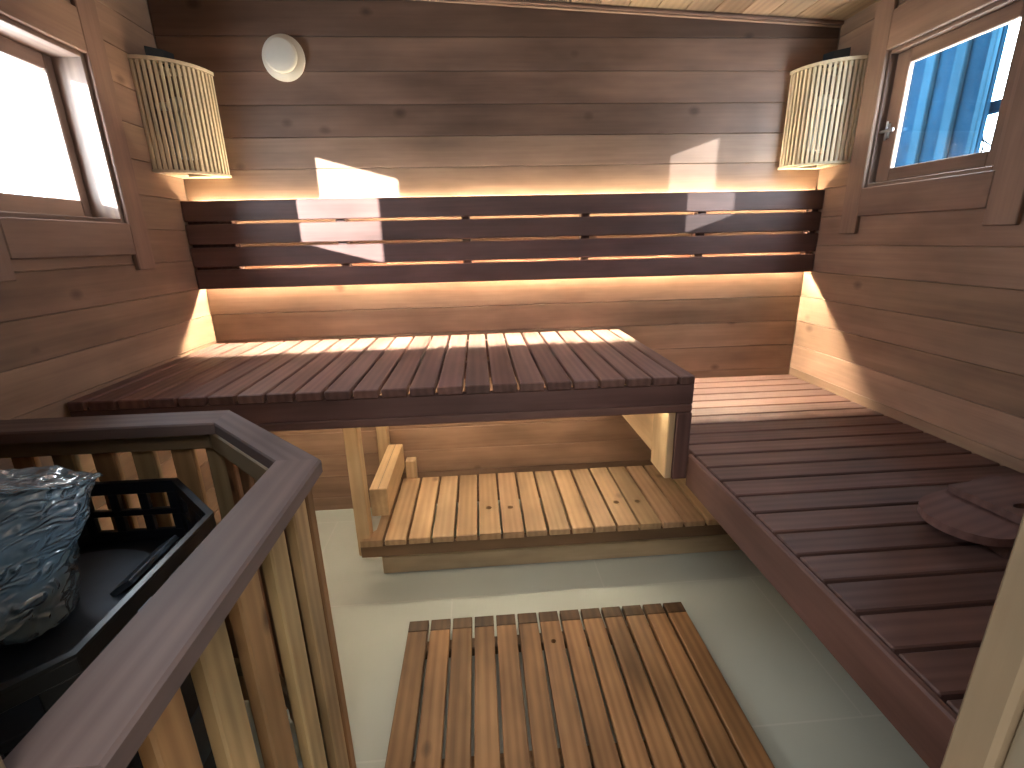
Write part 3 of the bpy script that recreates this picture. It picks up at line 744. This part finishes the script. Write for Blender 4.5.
# ------------------------------------------------------------------ corner lamps
def corner_lamp(label, s):
    cx = XL if s > 0 else XR                   # s = +1: left corner
    R = 0.188
    root = thing('corner_lamp', label, 'wall lamp', (cx + s * 0.09, YB - 0.09, 1.60), 'slatted corner lamps beside the windows')
    def arc(r, n=24, lip=0.0):
        pts = []
        for k in range(n + 1):
            t = (PI / 2) * k / n
            pts.append((cx + s * (r * math.cos(t) + 0.001), YB - r * math.sin(t) - 0.001))
        return pts + [(cx + s * 0.001, YB - 0.001)]
    for nm, z0, z1, r in (('bottom_plate', 1.609, 1.619, R + 0.010), ('top_plate', 1.985, 1.997, R + 0.010)):
        mb = MB(); o = arc(r)
        inner = [(cx + s * (0.05 + 0.10 * math.cos(PI / 2 * k / 10)), YB - 0.05 - 0.10 * math.sin(PI / 2 * k / 10)) for k in range(11)] + [(cx + s * 0.05, YB - 0.05)]
        mb.plate(o, [inner], z0, z1, dirv=(1, -s)); mb.build(nm, W_LAMP, root)
    mb = MB(); N = 17
    for k in range(N):
        t = PI / 2 * (k + 0.35) / (N - 0.3)
        M = Matrix.Translation((cx + s * R * math.cos(t), YB - R * math.sin(t), 0)) @ Matrix.Rotation(-s * t, 4, 'Z')
        mb.box(-0.006, 0.006, -0.0057, 0.0057, 1.6192, 1.9848, axis=2, b=0.0015, tint=rt(.92, 1.06, .01), M=M)
    mb.build('slat_screen', W_LAMP, root)
    bx, by = cx + s * 0.085, YB - 0.085
    mb = MB(); mb.lathe([(0.003, 0.0), (0.030, 0.002), (0.040, 0.010), (0.045, 0.026), (0.046, 0.10), (0.043, 0.128), (0.032, 0.146), (0.030, 0.160)], 36, Matrix.Translation((bx, by, 1.668)),
                      fn=lambda p, a, r, z: Vector((p.x * (1 + 0.03 * math.cos(12 * a)), p.y * (1 + 0.03 * math.cos(12 * a)), p.z)) if r > 0.035 else p)
    b = mb.build('glass_shade', M_BULB, root)
    mb = MB(); mb.lathe([(0.004, 0.0), (0.016, 0.004), (0.020, 0.018), (0.017, 0.036), (0.010, 0.056), (0.010, 0.08)], 24, Matrix.Translation((bx, by, 1.735))); mb.build('bulb', M_PORC, b)
    mb = MB(); mb.lathe([(0.020, 0.0), (0.026, 0.006), (0.026, 0.05), (0.020, 0.056)], 24, Matrix.Translation((bx, by, 1.830)))
    mb.box(min(cx + s * 0.002, bx), max(cx + s * 0.002, bx), by - 0.012, by + 0.012, 1.846, 1.870, b=0.002); mb.build('socket', M_PORC, root)
    mb = MB(); tri = [(cx + s * 0.0015, YB - 0.0015), (cx + s * 0.060, YB - 0.0015), (cx + s * 0.045, YB - 0.045), (cx + s * 0.0015, YB - 0.085)]
    mb.plate(tri if s < 0 else tri[::-1], [], 1.9975, 2.062)
    o = mb.build('mounting_bracket', M_BRACKET, root); o['label'] = 'small black mounting bracket'
corner_lamp('pale slatted corner lamp beside the left window', 1)
corner_lamp('pale slatted corner lamp beside the right window', -1)

# ------------------------------------------------------------------ air vent
AV = thing('air_vent', 'round cream plastic air vent on the back wall', 'air vent', (-0.730, YB, 2.045))
MV = Matrix.Translation((-0.734, YB - 0.0005, 2.047)) @ Matrix.Rotation(PI / 2, 4, 'X') @ Matrix.Diagonal((0.94, 0.94, 1, 1))
mb = MB(); mb.lathe([(0.05, 0.0), (0.088, 0.0), (0.089, 0.004), (0.085, 0.010), (0.066, 0.016), (0.058, 0.018), (0.05, 0.016)], 56, MV); mb.build('flange', M_CREAM, AV)
mb = MB(); mb.lathe([(0.02, 0.018), (0.052, 0.020), (0.066, 0.030), (0.067, 0.036), (0.064, 0.042), (0.058, 0.045), (0.01, 0.047)], 56, MV); mb.build('valve_disc', M_CREAM, AV)

# ------------------------------------------------------------------ light
def sun(name, d, strength, col, ang=0.5):
    l = bpy.data.lights.new(name, 'SUN'); l.energy = strength; l.color = col; l.angle = math.radians(ang)
    o = bpy.data.objects.new(name, l); COL.objects.link(o)
    o.rotation_euler = Vector(d).to_track_quat('-Z', 'Y').to_euler(); return o
sun('sun', (1.25, 1.0, -0.3375), 40.0, (1.0, 0.95, 0.90))
sun('sun_glint', (-1.0, 1.0, -0.33), 7.0, (1.0, 0.98, 0.95))
def area(name, loc, d, sx, sy, e, col):
    l = bpy.data.lights.new(name, 'AREA'); l.shape = 'RECTANGLE'; l.size = sx; l.size_y = sy; l.energy = e; l.color = col
    o = bpy.data.objects.new(name, l); COL.objects.link(o); o.location = loc
    o.rotation_euler = Vector(d).to_track_quat('-Z', 'Y').to_euler(); return o
area('hall_fill_light', (-0.30, -0.6, 2.46), (0.05, 0.15, -1), 1.8, 0.8, 40.0, (1.0, 0.98, 0.95))  # unseen fill light, added to brighten the sauna through the doorway

for nm, xx, W, dx in (('left_window_portal', XL - 0.16, WL, 1), ('right_window_portal', XR + 0.10, WR, -1)):   # sampling aid for the sky in each window
    p = area(nm, (xx, (W[0] + W[1]) / 2, (W[2] + W[3]) / 2), (dx, 0, 0), W[1] - W[0], W[3] - W[2], 1.0, (1, 1, 1)); p.data.cycles.is_portal = True
wd = bpy.data.worlds.new('sky'); SC.world = wd; wd.use_nodes = True
nt = wd.node_tree; nt.nodes.clear()
o = nt.nodes.new('ShaderNodeOutputWorld'); bg = nt.nodes.new('ShaderNodeBackground')
tc = nt.nodes.new('ShaderNodeTexCoord'); nz = nt.nodes.new('ShaderNodeTexNoise'); nz.inputs['Scale'].default_value = 3.0; nz.inputs['Detail'].default_value = 4
cr = nt.nodes.new('ShaderNodeValToRGB'); cr.color_ramp.elements[0].position = 0.35; cr.color_ramp.elements[1].position = 0.65
cr.color_ramp.elements[0].color = (0.62, 0.82, 1.0, 1); cr.color_ramp.elements[1].color = (0.93, 0.97, 1.0, 1)
nt.links.new(tc.outputs['Generated'], nz.inputs['Vector']); nt.links.new(nz.outputs['Fac'], cr.inputs[0]); nt.links.new(cr.outputs[0], bg.inputs[0])
bg.inputs[1].default_value = 34.0
nt.links.new(bg.outputs[0], o.inputs[0])
wd.cycles.sampling_method = 'MANUAL'; wd.cycles.sample_map_resolution = 256

# ------------------------------------------------------------------ camera (from the photograph's vanishing points)
cam = bpy.data.cameras.new('camera'); co_ = bpy.data.objects.new('camera', cam); COL.objects.link(co_)
cam.sensor_fit = 'HORIZONTAL'; cam.sensor_width = 36.0; cam.lens = 476.156 / 1024 * 36.0; cam.clip_start = 0.02
yaw, pitch, roll = -6.58037156e-02, -2.93003170e-01, 2.35690618e-02
Bm = Matrix(((1, 0, 0), (0, 0, -1), (0, 1, 0)))   # camera axes (x right, y up, -z forward) to world when level
R = Matrix.Rotation(yaw, 3, 'Z') @ Matrix.Rotation(pitch, 3, 'X') @ Bm @ Matrix.Rotation(-roll, 3, 'Z')
co_.matrix_world = Matrix.Translation((0, 0, 1.33)) @ R.to_4x4()
SC.camera = co_

SC.view_settings.view_transform = 'Standard'; SC.view_settings.look = 'None'
SC.view_settings.exposure = 0.32; SC.view_settings.gamma = 1.0; SC.view_settings.use_curve_mapping = False
